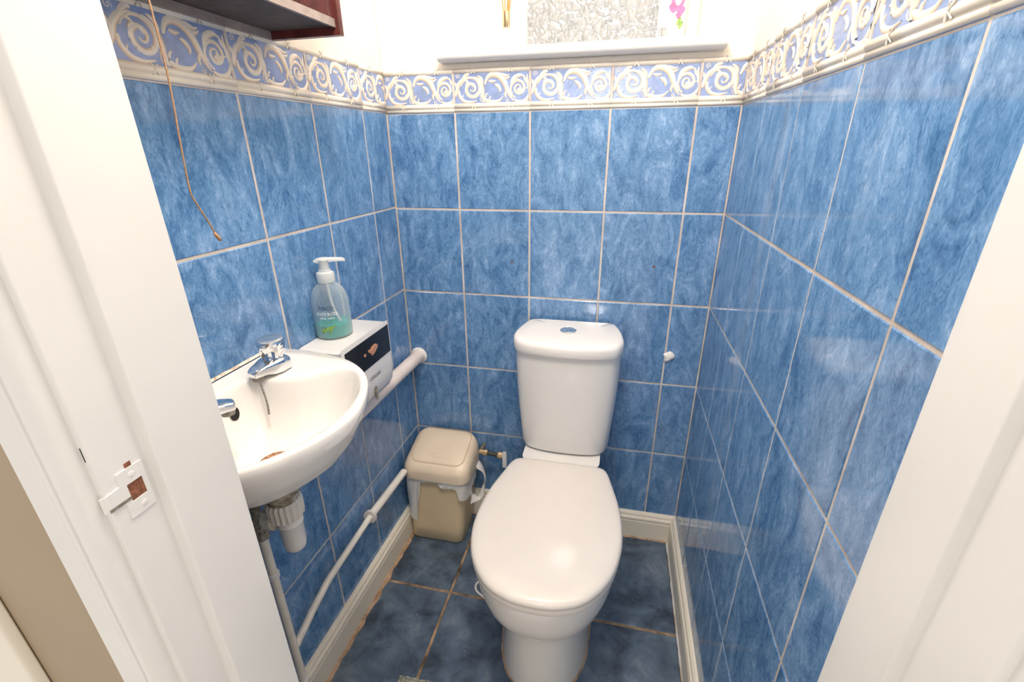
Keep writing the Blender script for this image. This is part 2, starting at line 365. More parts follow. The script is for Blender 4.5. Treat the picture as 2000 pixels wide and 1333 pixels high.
def scroll_relief():
    m = MB()
    R = lambda pts, wd, ts=1: ribbon(m, [(p.x, p.y) for p in catmull([(a, b, 0) for a, b in pts], 5)], wd, tanside=ts)
    # first scroll
    ribbon(m, spiral(.047, .053, .0295, .003, 165, -1.95), taper(.002, .0066, .0012, .35))
    R([(0, .036), (.006, .048), (.011, .062), (.020, .072), (.034, .079), (.044, .078)], taper(.004, .0075, .001))
    R([(.020, .072), (.030, .083), (.038, .086), (.040, .083)], taper(.004, .006, .001)); R([(.008, .054), (.004, .064), (.002, .070)], taper(.003, .0045, .0006))
    R([(.026, .074), (.036, .070), (.040, .062)], taper(.003, .004, .0005))
    R([(.012, .050), (.013, .038), (.024, .026), (.042, .0225), (.060, .026)], taper(.0045, .0062, .0015)); R([(.022, .028), (.020, .034), (.024, .040)], taper(.002, .003, .0005))
    R([(.030, .060), (.036, .066), (.046, .064), (.052, .056)], taper(.001, .0052, .0006), -1)
    for q in range(5):
        a = radians(200 + q * 28); R([(.047 + .020 * cos(a), .053 + .020 * sin(a)), (.047 + .014 * cos(a + .35), .053 + .014 * sin(a + .35))], taper(.0032, .003, .0004))
    # stem rising to the middle, leaf pairs
    R([(.080, .022), (.076, .036), (.075, .052), (.071, .066), (.062, .076), (.054, .080)], taper(.003, .0080, .0008))
    R([(.074, .060), (.075, .072), (.068, .080), (.062, .083)], taper(.003, .0052, .0006)); R([(.076, .044), (.071, .038), (.069, .034)], taper(.003, .0036, .0005))
    ribbon(m, spiral(.075, .029, .0085, .0014, 60, 1.6, 26), taper(.0008, .0013, .0008))
    # second scroll
    ribbon(m, spiral(.104, .050, .0275, .003, 205, 1.9), taper(.003, .0060, .0012, .3), -1)
    R([(.082, .062), (.090, .078), (.104, .084), (.120, .080), (.132, .068), (.140, .050), (.148, .034), (.156, .024)], taper(.003, .0105, .0015, .45))
    R([(.112, .083), (.126, .083), (.138, .080), (.147, .083)], taper(.005, .0055, .0006)); R([(.128, .074), (.140, .074), (.148, .079)], taper(.004, .0042, .0005))
    R([(.092, .070), (.102, .068), (.112, .070)], taper(.002, .0050, .0005)); R([(.108, .062), (.116, .058), (.122, .050), (.120, .043)], taper(.002, .0062, .001))
    R([(.080, .028), (.092, .023), (.106, .0215), (.120, .025), (.130, .034)], taper(.006, .0068, .001)); R([(.094, .024), (.094, .031), (.098, .035)], taper(.003, .0032, .0005))
    R([(.083, .032), (.085, .039), (.090, .042)], taper(.003, .0036, .0005)); R([(.140, .048), (.135, .038), (.137, .030)], taper(.005, .0046, .0006)); R([(.144, .042), (.151, .040), (.156, .043)], taper(.004, .004, .0005))
    ribbon(m, spiral(.142, .024, .0052, .001, 90, 1.4, 20), taper(.0008, .0012, .0007))
    # third scroll with the flower
    ribbon(m, spiral(.170, .051, .0235, .0035, 250, -1.85), taper(.003, .0052, .0010, .3))
    R([(.150, .056), (.155, .069), (.164, .077), (.176, .080), (.184, .076)], taper(.001, .0080, .0008)); R([(.158, .070), (.166, .067), (.170, .069)], taper(.003, .003, .0005))
    R([(.158, .026), (.170, .0205), (.184, .022), (.195, .032), (.199, .044)], taper(.0025, .0062, .003)); R([(.186, .024), (.192, .021), (.197, .0215)], taper(.004, .004, .0005))
    R([(.199, .040), (.196, .056), (.192, .070), (.193, .082)], taper(.004, .0062, .0008)); R([(.194, .062), (.187, .070), (.184, .080)], taper(.003, .0046, .0006)); R([(.192, .052), (.186, .050), (.184, .054)], taper(.002, .0026, .0005))
    for q in range(5):
        a = radians(90 + 72 * q); R([(.1745, .0455), (.1745 + .005 * cos(a), .0455 + .005 * sin(a)), (.1745 + .009 * cos(a), .0455 + .009 * sin(a))], taper(.002, .0056, .001, .6))
    ribbon(m, spiral(.010, .082, .0065, .0012, -30, 1.5, 20), taper(.0007, .0012, .0007))
    return m
def mould_mesh(u0, u1):
    m = MB()
    for prof in (((.0205, 0), (.0195, -.0022), (.0165, -.0046), (.0125, -.0046), (.0095, -.0026), (.0085, -.0008), (.007, -.0024), (.0035, -.0026), (.0012, -.0012), (.0005, 0)),
                 ((.0995, 0), (.0985, -.0024), (.0955, -.0040), (.0920, -.0036), (.0895, -.0014), (.0885, 0))):
        m.loft([[(u, y, z) for z, y in prof] for u in (u0, u1)], True, True, False)
    for uc in (.052, .150):
        for z in (.0145, .0945):
            for sg in (-1, 1):
                a, b = (uc - .005, z - .0065 * sg), (uc + .005, z + .0065 * sg)
                if a[0] < u0 or b[0] > u1: continue
                m.tube([(a[0], -.0030, a[1]), (uc, -.0054, z), (b[0], -.0030, b[1])], .0011, 5)
    return m
SR = scroll_relief()
RM = {}
def relief_mesh(u0, u1):
    k = (round(u0, 4), round(u1, 4))
    if k in RM: return RM[k]
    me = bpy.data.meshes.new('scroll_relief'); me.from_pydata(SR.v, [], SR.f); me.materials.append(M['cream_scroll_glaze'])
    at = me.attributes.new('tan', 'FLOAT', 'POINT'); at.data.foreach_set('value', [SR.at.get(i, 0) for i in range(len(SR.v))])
    bm = bmesh.new(); bm.from_mesh(me)
    for co, no in (((u0 + .001, 0, 0), (-1, 0, 0)), ((u1 - .001, 0, 0), (1, 0, 0))):
        bmesh.ops.bisect_plane(bm, geom=bm.verts[:] + bm.edges[:] + bm.faces[:], plane_co=co, plane_no=no, clear_outer=True)
    bmesh.ops.recalc_face_normals(bm, faces=bm.faces[:])
    for f in bm.faces:
        f.smooth = True
        if f.normal.y > 0: f.normal_flip()
    bmesh.ops.translate(bm, verts=bm.verts[:], vec=(-u0, 0, 0)); bm.to_mesh(me); bm.free()
    mm = mould_mesh(u0 - J / 2 + .0003, u1 + J / 2 - .0003); mm.v = [(x - u0, y, z) for x, y, z in mm.v]
    me2 = bpy.data.meshes.new('moulding'); me2.from_pydata(mm.v, [], mm.f); me2.materials.append(M['cream_moulding']); me2.polygons.foreach_set('use_smooth', [True] * len(me2.polygons))
    bm = bmesh.new(); bm.from_mesh(me2); bmesh.ops.recalc_face_normals(bm, faces=bm.faces[:])
    for f in bm.faces:
        if f.normal.y > .01: f.normal_flip()
    bm.to_mesh(me2); bm.free()
    RM[k] = (me, me2); return RM[k]

def tile_wall(parent, cols, place, dz=0.0, mirror_cut=False):
    """cols: list of (s0, s1, u0): span along local x and where a cut border tile starts in its pattern"""
    gm = MB()
    for (a, b, u0) in cols[1:]:
        gm.box((a - J / 2 - .0004, -.0010, ZB + dz + .001), (a + J / 2 + .0004, .004, ZT + dz - .002))
    loc, rz = place(0, 0); gm.build('border_grout', 'wall_grout', parent, loc=loc, rotz=rz)
    for (a, b, u0) in cols:
        wd = b - a - J
        for r in range(5):
            h = PH - J; z = ZB - (r + 1) * PH + dz + J / 2
            loc, rz = place(a + J / 2, z)
            o = put('tile', tmesh(wd, h, 'blue_marbled_tile', 'tile'), parent, loc, rz)
        loc, rz = place(a + J / 2, ZB + dz)
        bt = put('border_tile', tmesh(wd, ZT - ZB - .001, 'border_blue', 'border_tile'), parent, loc, rz)
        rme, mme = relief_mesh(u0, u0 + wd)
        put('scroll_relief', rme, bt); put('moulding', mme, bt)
FULL = PW
cols = []
e = [0.0] + [j * PW - .0063 for j in range(1, 5)] + [W]
for a, b in zip(e[:-1], e[1:]): cols.append((a, b, 0.0))
tile_wall(wall_back, cols, lambda s, z: ((s, 0, z), 0))
# left wall runs from the front (-s) to the corner; the wall object itself carries the rotation
js = [.1238 + PW * k for k in range(5)]
edges = [-(.968)] + [-j for j in reversed(js) if j < .95] + [0.0]
cols = []
for a, b in zip(edges[:-1], edges[1:]):
    cols.append((a, b, (PW - (b - a)) if a == edges[0] else 0.0))
tile_wall(wall_left, cols, lambda s, z: ((0, s, z), pi / 2), .0034)
e = [0.0, .2012, .4037, .6062, .8087, .968]
tile_wall(wall_right, [(a, b, 0.0) for a, b in zip(e[:-1], e[1:])], lambda s, z: ((W, -s, z), -pi / 2))
# marks on the back wall: two drilled holes, one blob of filler
for x, z in ((.348, .950), (.745, .951)):
    m = MB(); m.lathe([(.0032, 0), (.0032, .0010), (.0022, .0012)], 12); o = m.build('drill_plug', 'raw_wood', wall_back); o.rotation_euler = (pi / 2, 0, 0); o.location = (x, -.0001, z); o['label'] = 'brown plugged drill hole'
m = MB(); rg = []
for k, (sc, y) in enumerate(((1, -.0002), (.95, -.004), (.7, -.0075), (.3, -.0090))):
    rg.append([(.813 + sc * (.0155 + .004 * sin(3 * a + 1)) * cos(a), y, .687 + sc * (.016 + .004 * sin(2 * a)) * sin(a)) for a in [2 * pi * i / 18 for i in range(18)]])
m.loft(rg, False, True); o = m.build('filler_patch', 'filler_paste', wall_back, True); o['label'] = 'rough white blob of filler'

# ------------------------------------------------------------------ floor tiles
FX = [-.11, .2235, .5535, .8865]; FY = [.0, -.354, -.686, -1.018]
for i in range(3):
    for k in range(3):
        x0, x1 = FX[i] + .004, FX[i + 1] - .004; y1, y0 = FY[k] - .004, FY[k + 1] + .004
        x0 = max(x0, -.03); x1 = min(x1, W - .008); y1 = min(y1, -.008)
        wd, h = x1 - x0, y1 - y0; c = .002
        m = MB(); m.add([(0, 0, -.0008), (wd, 0, -.0008), (wd, h, -.0008), (0, h, -.0008), (c, c, .0008), (wd - c, c, .0008), (wd - c, h - c, .0008), (c, h - c, .0008), (0, 0, -.004), (wd, 0, -.004), (wd, h, -.004), (0, h, -.004)],
                        [(4, 5, 6, 7), (0, 1, 5, 4), (1, 2, 6, 5), (2, 3, 7, 6), (3, 0, 4, 7), (0, 8, 9, 1), (1, 9, 10, 2), (2, 10, 11, 3), (3, 11, 8, 0)])
        m.build('floor_tile', 'slate_blue_floor_tile', floor, loc=(x0, y0, 0))

# ------------------------------------------------------------------ skirting
PROF = [(0, 0), (.0165, 0), (.0165, .070), (.0150, .0745), (.0165, .078), (.0170, .083), (.0150, .088), (.0118, .0905), (.0122, .0935), (.0105, .099), (.0060, .1035), (0, .1045)]
def skirt(name, sx, label):
    m = MB(); r0 = [sx(n, 0) + (z,) for n, z in PROF]; r1 = [sx(n, 1) + (z,) for n, z in PROF]
    m.loft([r0, r1]); return struct(m.build(name, 'white_gloss_paint'), label)
SK = .0165
bb = skirt('baseboard_back', lambda n, e: ((W - n, -n - .0002) if e else (n, -n - .0002)), None)
bl = skirt('baseboard_left', lambda n, e: (lw(YF * -1 - .002, n + .0004) if e else lw(n + .0004, n + .0004)), None)
br = skirt('baseboard_right', lambda n, e: ((W - n - .0004, YF + .002) if e else (W - n - .0004, -n - .0004)), None)
def seal(parent, p0, p1, nx, ny, wid, mat='tan_sealant', hh=.004):
    m = MB(); n = 70; vs = []; L = sqrt((p1[0] - p0[0]) ** 2 + (p1[1] - p0[1]) ** 2)
    for i in range(n + 1):
        t = i / n; x = p0[0] + (p1[0] - p0[0]) * t; y = p0[1] + (p1[1] - p0[1]) * t
        q = wid * (.75 + .25 * sin(t * L * 60) * sin(t * L * 23 + 1) + .35 * (random.random() - .5))
        vs += [(x, y, hh + .002 * random.random()), (x + nx * q * .6, y + ny * q * .6, hh * .6), (x + nx * q, y + ny * q, .0009)]
    fs = []
    for i in range(n):
        for k in (0, 1): fs.append((i * 3 + k, i * 3 + k + 1, i * 3 + 4 + k, i * 3 + 3 + k))
    m.add(vs, fs); return m.build('sealant', mat, parent, True)
a0 = lw(.02, SK); a1 = lw(.95, SK); seal(bl, a0, a1, 1, 0, .014)['label'] = 'tan crumbling sealant strip along the floor'
seal(bb, (.02, -SK - .0002), (W - .02, -SK - .0002), 0, -1, .006)
seal(br, (W - SK, -.02), (W - SK, -.95), -1, 0, .005, 'filler_paste', .007)

# ------------------------------------------------------------------ door frame
def prism(m, poly, z0, z1, mi=0): m.loft([[(x, y, z0) for x, y in poly], [(x, y, z1) for x, y in poly]], mi=mi)
def rnd(poly, r=.002, n=3):
    out = []; k = len(poly)
    for i in range(k):
        p = Vector(poly[i]); a = (Vector(poly[i - 1]) - p); b = (Vector(poly[(i + 1) % k]) - p)
        d = min(r, a.length * .45, b.length * .45); pa = p + a.normalized() * d; pb = p + b.normalized() * d
        for q in range(n + 1):
            t = q / n; out.append(tuple((1 - t) ** 2 * pa + 2 * t * (1 - t) * p + t * t * pb))
    return out
YBL, XRB = -1.0409, .2498
m = MB(); prism(m, rnd([(XL, YF), (XL, YBL), (XRB, YBL - .0006), (XRB, YH - .001), (XRB - .0225, YH - .001), (XRB - .0225, YF)]), 0, HD)
jl = struct(m.build('trim_1', 'door_frame_paint', None, True, 40), 'white painted door jamb with stop on the basin side')
YBR, XRR = -1.030, .8600
m = MB(); prism(m, rnd([(XR, YF), (XR, YBR), (XRR, YBR - .0006), (XRR, YH - .001), (XRR + .022, YH - .001), (XRR + .022, YF)]), 0, HD)
struct(m.build('trim_2', 'door_frame_paint', None, True, 40), 'white painted door jamb beside the right tiled wall')
m = MB(); m.box((XRB - .0225, YH, HD), (XRR + .022, YF, HD + .03)); struct(m.build('trim_3', 'door_frame_paint'), 'white door head')
# architraves on the hall face (x position, projection towards the hall)
AP = [(.2440, 0), (.2440, .0030), (.2430, .0080), (.2405, .0125), (.2360, .0155), (.2310, .0160), (.2265, .0150), (.2235, .0125), (.2215, .0100), (.2195, .0100), (.2185, .0125), (.2140, .0135), (.2115, .0125), (.2105, .0085), (.2000, .0065), (.1920, .0060), (.1860, .0070), (.1780, .0085), (.1765, .0060), (.1765, 0)]
m = MB(); prism(m, [(x, YH - .0005 - d) for x, d in AP], 0, HD + .05)
struct(m.build('trim_4', 'door_frame_paint', None, True, 50), 'moulded architrave on the hall side, left of the doorway')
m = MB(); prism(m, [(XRR + .006 + (.2440 - x), YH - .0005 - d) for x, d in AP], 0, HD + .05)
struct(m.build('trim_5', 'door_frame_paint', None, True, 50), 'moulded architrave on the hall side, right of the doorway')
m = MB(); prism(m, rnd([(.040, YH - .0005), (.036, YH - .012), (-.05, YH - .016), (-.09, YH - .0005)], .004), 0, HD + .05)
struct(m.build('trim_6', 'white_gloss_paint', None, True, 40), 'pale board at the far left of the hall wall')
# strike plate let into the rebate face (faces +X)
m = MB(); m.box((.2457, YH - .0014, 1.030), (.2463, YH - .0004, 1.043)); m.build('paint_crack', 'dark_hole', jl)['label'] = 'dark crack between jamb and architrave'
sp = empty('strike_plate', (XRB, 0, 0)); sp.parent = jl
m = MB(); t = .0012
outl = [(-1.0465, .963), (-1.0465, 1.0135), (-1.0690, 1.0135), (-1.0690, .9985), (-1.0800, .9965), (-1.0800, .9800), (-1.0690, .9785), (-1.0690, .963)]
hole = [(-1.0505, .9775), (-1.0505, .9945), (-1.0640, .9945), (-1.0640, .9775)]
def rect(m, y0, y1, z0, z1, x0=0, x1=t): m.box((x0, y0, z0), (x1, y1, z1))
rect(m, -1.0690, -1.0465, .9945, 1.0085); rect(m, -1.0690, -1.0465, .963, .9775); rect(m, -1.0505, -1.0465, .9775, .9945); rect(m, -1.0690, -1.0640, .9775, .9945)
m.loft([[(x, -1.0690, z) for x, z in ((0, .9790), (t, .9790), (t, .9970), (0, .9970))], [(x, -1.0800, z) for x, z in ((-.0002, .9800), (t, .9800), (t, .9960), (-.0002, .9960))], [(x, -1.0840, z) for x, z in ((-.0030, .9805), (-.0018, .9805), (-.0018, .9955), (-.0030, .9955))]])
m.build('plate', 'door_frame_paint', sp)
m = MB(); m.box((.0000, -1.0640, .9775), (.0003, -1.0505, .9945)); m.build('latch_hole', 'raw_wood', sp)['label'] = 'splintered brown latch hole'
m = MB(); m.box((.0000, -1.0600, 1.0088), (.0004, -1.0545, 1.0130)); m.build('chipped_recess', 'raw_wood', sp)
m = MB(); m.box((.0012, -1.0820, .9805), (.0016, -1.0640, .9835)); m.build('bare_metal_edge', 'corroded_metal', sp)
for y, z in ((-1.0575, 1.0015), (-1.0560, .9700)):
    m = MB(); m.lathe([(.0030, 0), (.0030, .0002), (.002, .0005), (.0005, .0006)], 12); o = m.build('screw', 'door_frame_paint', sp); o.rotation_euler = (0, pi / 2, 0); o.location = (t, y, z)

# ------------------------------------------------------------------ window
win = empty('window_1', ((WX0 + WX1) / 2, .09, WZ0)); win['kind'] = 'structure'
def inwin(o): o.parent = win; o.location = Vector(o.location) - win.location; return o
m = MB(); fw = .034; y0, y1 = .072, .112
fl_w = .150; m.box((WX0, y0, WZ0), (WX0 + fl_w, y1, WZ1)); m.box((WX1 - fw, y0, WZ0), (WX1, y1, WZ1)); m.box((WX0 + fl_w, y0, WZ0), (WX1 - fw, y1, WZ0 + .022)); m.box((WX0 + fl_w, y0, WZ1 - fw), (WX1 - fw, y1, WZ1))
inwin(m.build('window_frame', 'upvc'))
m = MB(); m.box((WX0 + fl_w - .003, .088, WZ0 + .020), (WX1 - fw + .003, .093, WZ1 - fw + .003)); inwin(m.build('pane', 'leaf_pattern_glass'))['label'] = 'leaf-patterned obscured glass'
m = MB(); pr = [(.075, 1.4560), (-.020, 1.4560), (-.029, 1.4575), (-.035, 1.4620), (-.037, 1.4695), (-.035, 1.4765), (-.029, 1.4812), (-.020, 1.4832), (.075, 1.4850)]
# the nose runs past the reveal on both sides (horns)
m.loft([[(x, y, z) for y, z in pr] for x in (WX0 + .001, WX1 - .001)])
pn = [(y, z) for y, z in pr if y < 0]; pn = [(.0035, 1.4560)] + pn + [(.0035, 1.4835)]
for xa, xb in ((.168, WX0 + .001), (WX1 - .001, .846)): m.loft([[(x, y, z) for y, z in pn] for x in (xa, xb)])
inwin(m.build('window_sill', 'upvc', None, True, 40))

# ------------------------------------------------------------------ toilet
CX = .528
tl = tag(empty('toilet', (CX, -.30, 0)), 'white close-coupled toilet with closed lid against the back wall', 'toilet')
def intl(o): o.parent = tl; o.location = (-CX, .30, 0); return o
def egg(hw, ym, yf, yb, z, n=44, ef=2.25, eb=2.8, cx=CX):
    out = []
    for i in range(n):
        a = 2 * pi * i / n; c, s_ = cos(a), sin(a); e_ = ef if s_ < 0 else eb
        x = hw * math.copysign(abs(c) ** (2 / e_), c); L = (ym - yf) if s_ < 0 else (yb - ym)
        out.append((cx + x, ym + L * math.copysign(abs(s_) ** (2 / e_), s_), z))
    return out
HALF = [(0, 0), (.070, 0), (.116, .003), (.135, .022), (.149, .070), (.166, .140), (.1755, .215), (.173, .290), (.152, .365), (.108, .425), (.055, .452), (0, .4585)]
FULLO = HALF + [(-x, y) for x, y in reversed(HALF[1:-1])]
LIDO = [(p.x, p.y) for p in catmull([(x, y, 0) for x, y in FULLO], 4, True)]
def lidring(sc, z, ex=0): # outline scaled about its middle
    return [(CX + x * sc, -.205 - (.23 + (y - .23) * sc), z) for x, y in LIDO]
m = MB()
for_r = [egg(.117, -.40, -.588, -.09, 0), egg(.116, -.40, -.587, -.09, .02), egg(.109, -.40, -.580, -.09, .08), egg(.102, -.40, -.570, -.09, .15), egg(.100, -.40, -.566, -.09, .18),
         egg(.106, -.40, -.578, -.10, .205), egg(.126, -.41, -.604, -.11, .232), egg(.146, -.42, -.628, -.13, .262), egg(.160, -.425, -.646, -.16, .295), egg(.168, -.425, -.655, -.19, .330), egg(.171, -.425, -.659, -.205, .365), egg(.171, -.425, -.659, -.205, .383), egg(.166, -.425, -.654, -.21, .3865)]
m.loft(for_r); 
m.loft([rrect(CX - .095, CX + .095, -.240, -.030, .03, z) for z in (.30, .37, .405)] + [rrect(CX - .112, CX + .112, -.215, -.022, .03, z) for z in (.412, .418)])
intl(m.build('pan', 'ceramic', None, True, 55))
m = MB(); m.loft([lidring(.97, .3875), lidring(.99, .3885), lidring(.995, .393), lidring(.995, .400), lidring(.985, .4035)]); intl(m.build('seat', 'seat_plastic', None, True, 50))
m = MB(); m.loft([lidring(.985, .4062), lidring(1.0, .4075), lidring(1.004, .412), lidring(1.002, .4165), lidring(.990, .4215), lidring(.965, .4248), lidring(.92, .4268), lidring(.80, .4290), lidring(.55, .4305), lidring(.25, .4312)]); intl(m.build('seat_lid', 'seat_plastic', None, True, 60))
for sx in (-.075, .075):
    m = MB(); m.lathe([(.010, .403), (.011, .405), (.011, .410), (.009, .412)], 16, (CX + sx, -.192)); intl(m.build('hinge', 'seat_plastic', None, True, 40))
def cist(sw, front, z, back=-.016, bw=None):
    h = [(x * sw, back + fr * (front - back)) for x, fr in ((0, 0), (.084, 0), (.118, .015), (.130, .10), (.142, .33), (.1485, .57), (.1465, .71), (.131, .868), (.095, .954), (.05, .99), (0, 1))]
    f = h + [(-x, y) for x, y in reversed(h[1:-1])]
    return [(CX + .003 + p.x, p.y, z) for p in catmull([(x, y, 0) for x, y in f], 3, True)]
m = MB(); m.loft([cist(.78, -.150, .4185), cist(.82, -.162, .4200), cist(.850, -.170, .428), cist(.868, -.175, .445), cist(.895, -.181, .50), cist(.925, -.187, .56), cist(.952, -.193, .63), cist(.968, -.197, .70), cist(.972, -.199, .748)]); intl(m.build('cistern', 'ceramic', None, True, 50))
m = MB(); m.loft([cist(.965, -.197, .7485), cist(.995, -.208, .7500), cist(1.0, -.210, .756), cist(1.0, -.210, .772), cist(.992, -.207, .7785), cist(.975, -.201, .7825), cist(.94, -.190, .7842), cist(.6, -.15, .7850, -.05)]); intl(m.build('cistern_lid', 'ceramic', None, True, 60))
fb = empty('flush_button', (CX, -.102, .7848)); fb.parent = tl; fb.location = (0, .198, .7848)
m = MB(); m.lathe([(.0215, 0), (.0225, .001), (.0225, .0030), (.0200, .0045), (.0185, .0040)], 32); m.build('bezel', 'chrome', fb, True, 40)
m = MB(); m.lathe([(.0182, .001), (.0182, .0036), (.017, .0042), (.008, .0036), (.001, .0034)], 32); m.build('push_plate', 'chrome', fb, True, 40)
m = MB(); rg = egg(.117, -.40, -.588, -.09, 0)
rin = [(x, y, .006) for x, y, z in egg(.1162, -.40, -.587, -.09, 0)]; rout = [(CX + (x - CX) * (1.035 + .012 * sin(i * 2.3)), -.36 + (y + .36) * (1.015 + .008 * sin(i * 1.7)), .0009) for i, (x, y, z) in enumerate(rg)]
m.loft([rin, rout], False, False); intl(m.build('base_sealant', 'tan_sealant', None, True))

# rim block hanger, hooked over the pan's left rim
m = MB(); pts = catmull([(.405, -.545, .325), (.388, -.545, .315), (.375, -.548, .300), (.379, -.556, .289), (.402, -.566, .284)], 6)
for dz in (0,):
    vs = []
    m.tube(pts, .0028, 8)
tag(m.build('rim_block_hanger', 'white_plastic', None, True), 'bent white plastic hanger hooked over the toilet rim below the lid', 'hanger')

# ------------------------------------------------------------------ swing bin
bn = tag(empty('swing_bin', (.125, -.10, 0)), 'cream plastic swing-top bin between toilet and left wall', 'bin')
def inbn(o): o.parent = bn; o.location = (-.125, .10, 0); return o
m = MB(); m.loft([rrect(.024, .196, -.166, -.046, .022, .0005), rrect(.017, .202, -.172, -.040, .026, .006), rrect(.017, .205, -.1715, -.036, .026, .06), rrect(.017, .213, -.169, -.026, .028, .17), rrect(.017, .220, -.166, -.022, .028, .272)])
inbn(m.build('bin_body', 'bin_body_plastic', None, True, 50))
def zt_(base, sl): return lambda x, y: base + sl * (y + .178)
LX0, LX1, LY0, LY1 = .010, .234, -.180, -.012
m = MB(); m.loft([rrect(LX0 + .004, LX1 - .004, LY0 + .004, LY1 - .004, .034, .2585), rrect(LX0, LX1, LY0, LY1, .036, .2600), rrect(LX0, LX1, LY0, LY1, .036, zt_(.288, .20)), rrect(LX0 + .004, LX1 - .004, LY0 + .004, LY1 - .002, .036, zt_(.298, .27)), rrect(LX0 + .012, LX1 - .012, LY0 + .013, LY1 - .006, .034, zt_(.3055, .31)), rrect(LX0 + .020, LX1 - .020, LY0 + .021, LY1 - .010, .030, zt_(.3085, .32)), rrect(LX0 + .0215, LX1 - .0215, LY0 + .0225, LY1 - .011, .029, zt_(.3030, .32))])
inbn(m.build('lid_surround', 'bin_plastic', None, True, 50))
fl = zt_(.3090, .32)
m = MB(); m.loft([rrect(LX0 + .0232, LX1 - .0232, LY0 + .0245, LY1 - .0125, .027, zt_(.3035, .32)), rrect(LX0 + .0232, LX1 - .0232, LY0 + .0245, LY1 - .0125, .027, zt_(.3086, .32)), rrect(LX0 + .0255, LX1 - .0255, LY0 + .027, LY1 - .0145, .025, zt_(.3100, .32)), rrect(LX0 + .06, LX1 - .06, LY0 + .06, LY1 - .045, .02, zt_(.3116, .32))])
flap = inbn(m.build('flap', 'bin_plastic', None, True, 50))
m = MB(); cxx, cyy = .122, -.128
m.loft([[(cxx + rx * cos(a), cyy + ry * sin(a), zt_(.311, .32)(0, cyy + ry * sin(a)) + dz) for a in [2 * pi * i / 24 for i in range(24)]] for rx, ry, dz in ((.026, .0085, -.001), (.024, .0075, .0012), (.018, .005, .0022), (.008, .002, .0025))], False, True)
o = m.build('thumb_grip', 'bin_plastic', flap, True)
# bag folded over the rim
bag = MB(); per = rrect(.0145, .2235, -.174, -.016, .030, 0, 8); cxm, cym = .123, -.094

_P = [Vector(p) for p in per] + [Vector(per[0])]; per = []
for _a, _b in zip(_P, _P[1:]):
    _n = max(1, int((_b - _a).length / .004))
    per += [tuple(_a.lerp(_b, k / _n)) for k in range(_n)]
def drop(x, y):
    d = .020 + .006 * sin(x * 60) + .010 * sin(y * 45)
    if y < -.12: d = .016 + .005 * sin(x * 95) + .030 * max(0, (x - .10) / .12)
    if x > .195: d += .030
    tt = min(1, max(0, (.074 - x) / .024))
    return max(d, (.188 + .010 * sin(y * 90)) * tt ** .7)
rows = 9; vs = []; n = len(per)
for k in range(rows):
    t = k / (rows - 1)
    for i, (x, y, _) in enumerate(per):
        dd = drop(x, y); o_ = 1 + .012 + (.05 * t * (1 - .4 * t)) * (1 + .5 * sin(i * .55 + k * .4)) * (.6 if x < .06 else 1)
        q = .0012 * sin(i * .9 + k * .8)
        z = .270 - t * dd
        xx = cxm + (x - cxm) * o_ + q; yy = cym + (y - cym) * o_ + q
        vs.append((max(.0150 if z < .115 else .008, xx), yy, z))
fs = []
for k in range(rows - 1):
    for i in range(n):
        j = (i + 1) % n; fs.append((k * n + i, k * n + j, (k + 1) * n + j, (k + 1) * n + i))
bag.add(vs, fs)
# torn carrier handle drooping on the toilet side
hp = catmull([(.226, -.055, .262), (.246, -.060, .252), (.262, -.075, .222), (.262, -.095, .188), (.250, -.118, .168), (.228, -.135, .176)], 6)
vs = []; 
for i, p in enumerate(hp):
    wv = .018 + .008 * sin(i * .45); vs += [(p.x - wv * .3, p.y + wv, p.z + .004 * sin(i)), (p.x + .004, p.y, p.z + .003), (p.x + wv * .3, p.y - wv, p.z - .004)]
fs = []
for i in range(len(hp) - 1):
    for k in (0, 1): fs.append((i * 3 + k, i * 3 + k + 1, i * 3 + 4 + k, i * 3 + 3 + k))
bag.add(vs, fs)
tag(bag.build('bin_liner', 'bag_film', None, True), 'thin white plastic bag hanging out under the lid of the bin', 'bag')

# ------------------------------------------------------------------ basin
YC = .765
bo = lw(YC, 0)
bs = tag(empty('wash_basin', (bo[0], bo[1], .885), -AL), 'small white wall-hung hand basin beside the door jamb', 'basin')
OUTH = [(.004, .203), (.050, .206), (.100, .200), (.163, .186), (.212, .158), (.247, .122), (.270, .080), (.285, .038), (.290, 0)]
OUT = OUTH + [(x, -y) for x, y in reversed(OUTH[:-1])]
OUTC = catmull([(x, y, 0) for x, y in OUT], 4)      # open curve, back edge closes along the wall
OUTC = [(p.x, p.y) for p in OUTC]
def rs(c, n):
    P = [Vector(p) for p in c]; P.append(P[0]); L = [0]
    for a, b in zip(P, P[1:]): L.append(L[-1] + (b - a).length)
    out = []; k = 0
    for i in range(n):
        d = L[-1] * i / n
        while L[k + 1] < d: k += 1
        t = (d - L[k]) / (L[k + 1] - L[k]); out.append(P[k].lerp(P[k + 1], t))
    return out
NB = 84
O = rs(OUTC, NB)
INH = [(.037, 0), (.037, .040), (.039, .066), (.056, .078), (.086, .084), (.128, .100), (.152, .128), (.176, .145), (.205, .143), (.230, .120), (.250, .089), (.266, .045), (.270, 0)]
INF = [(x, y) for x, y in INH] + [(x, -y) for x, y in reversed(INH[1:-1])]
ic = [(p.x, p.y) for p in catmull([(x, y, 0) for x, y in INF], 5, True)]
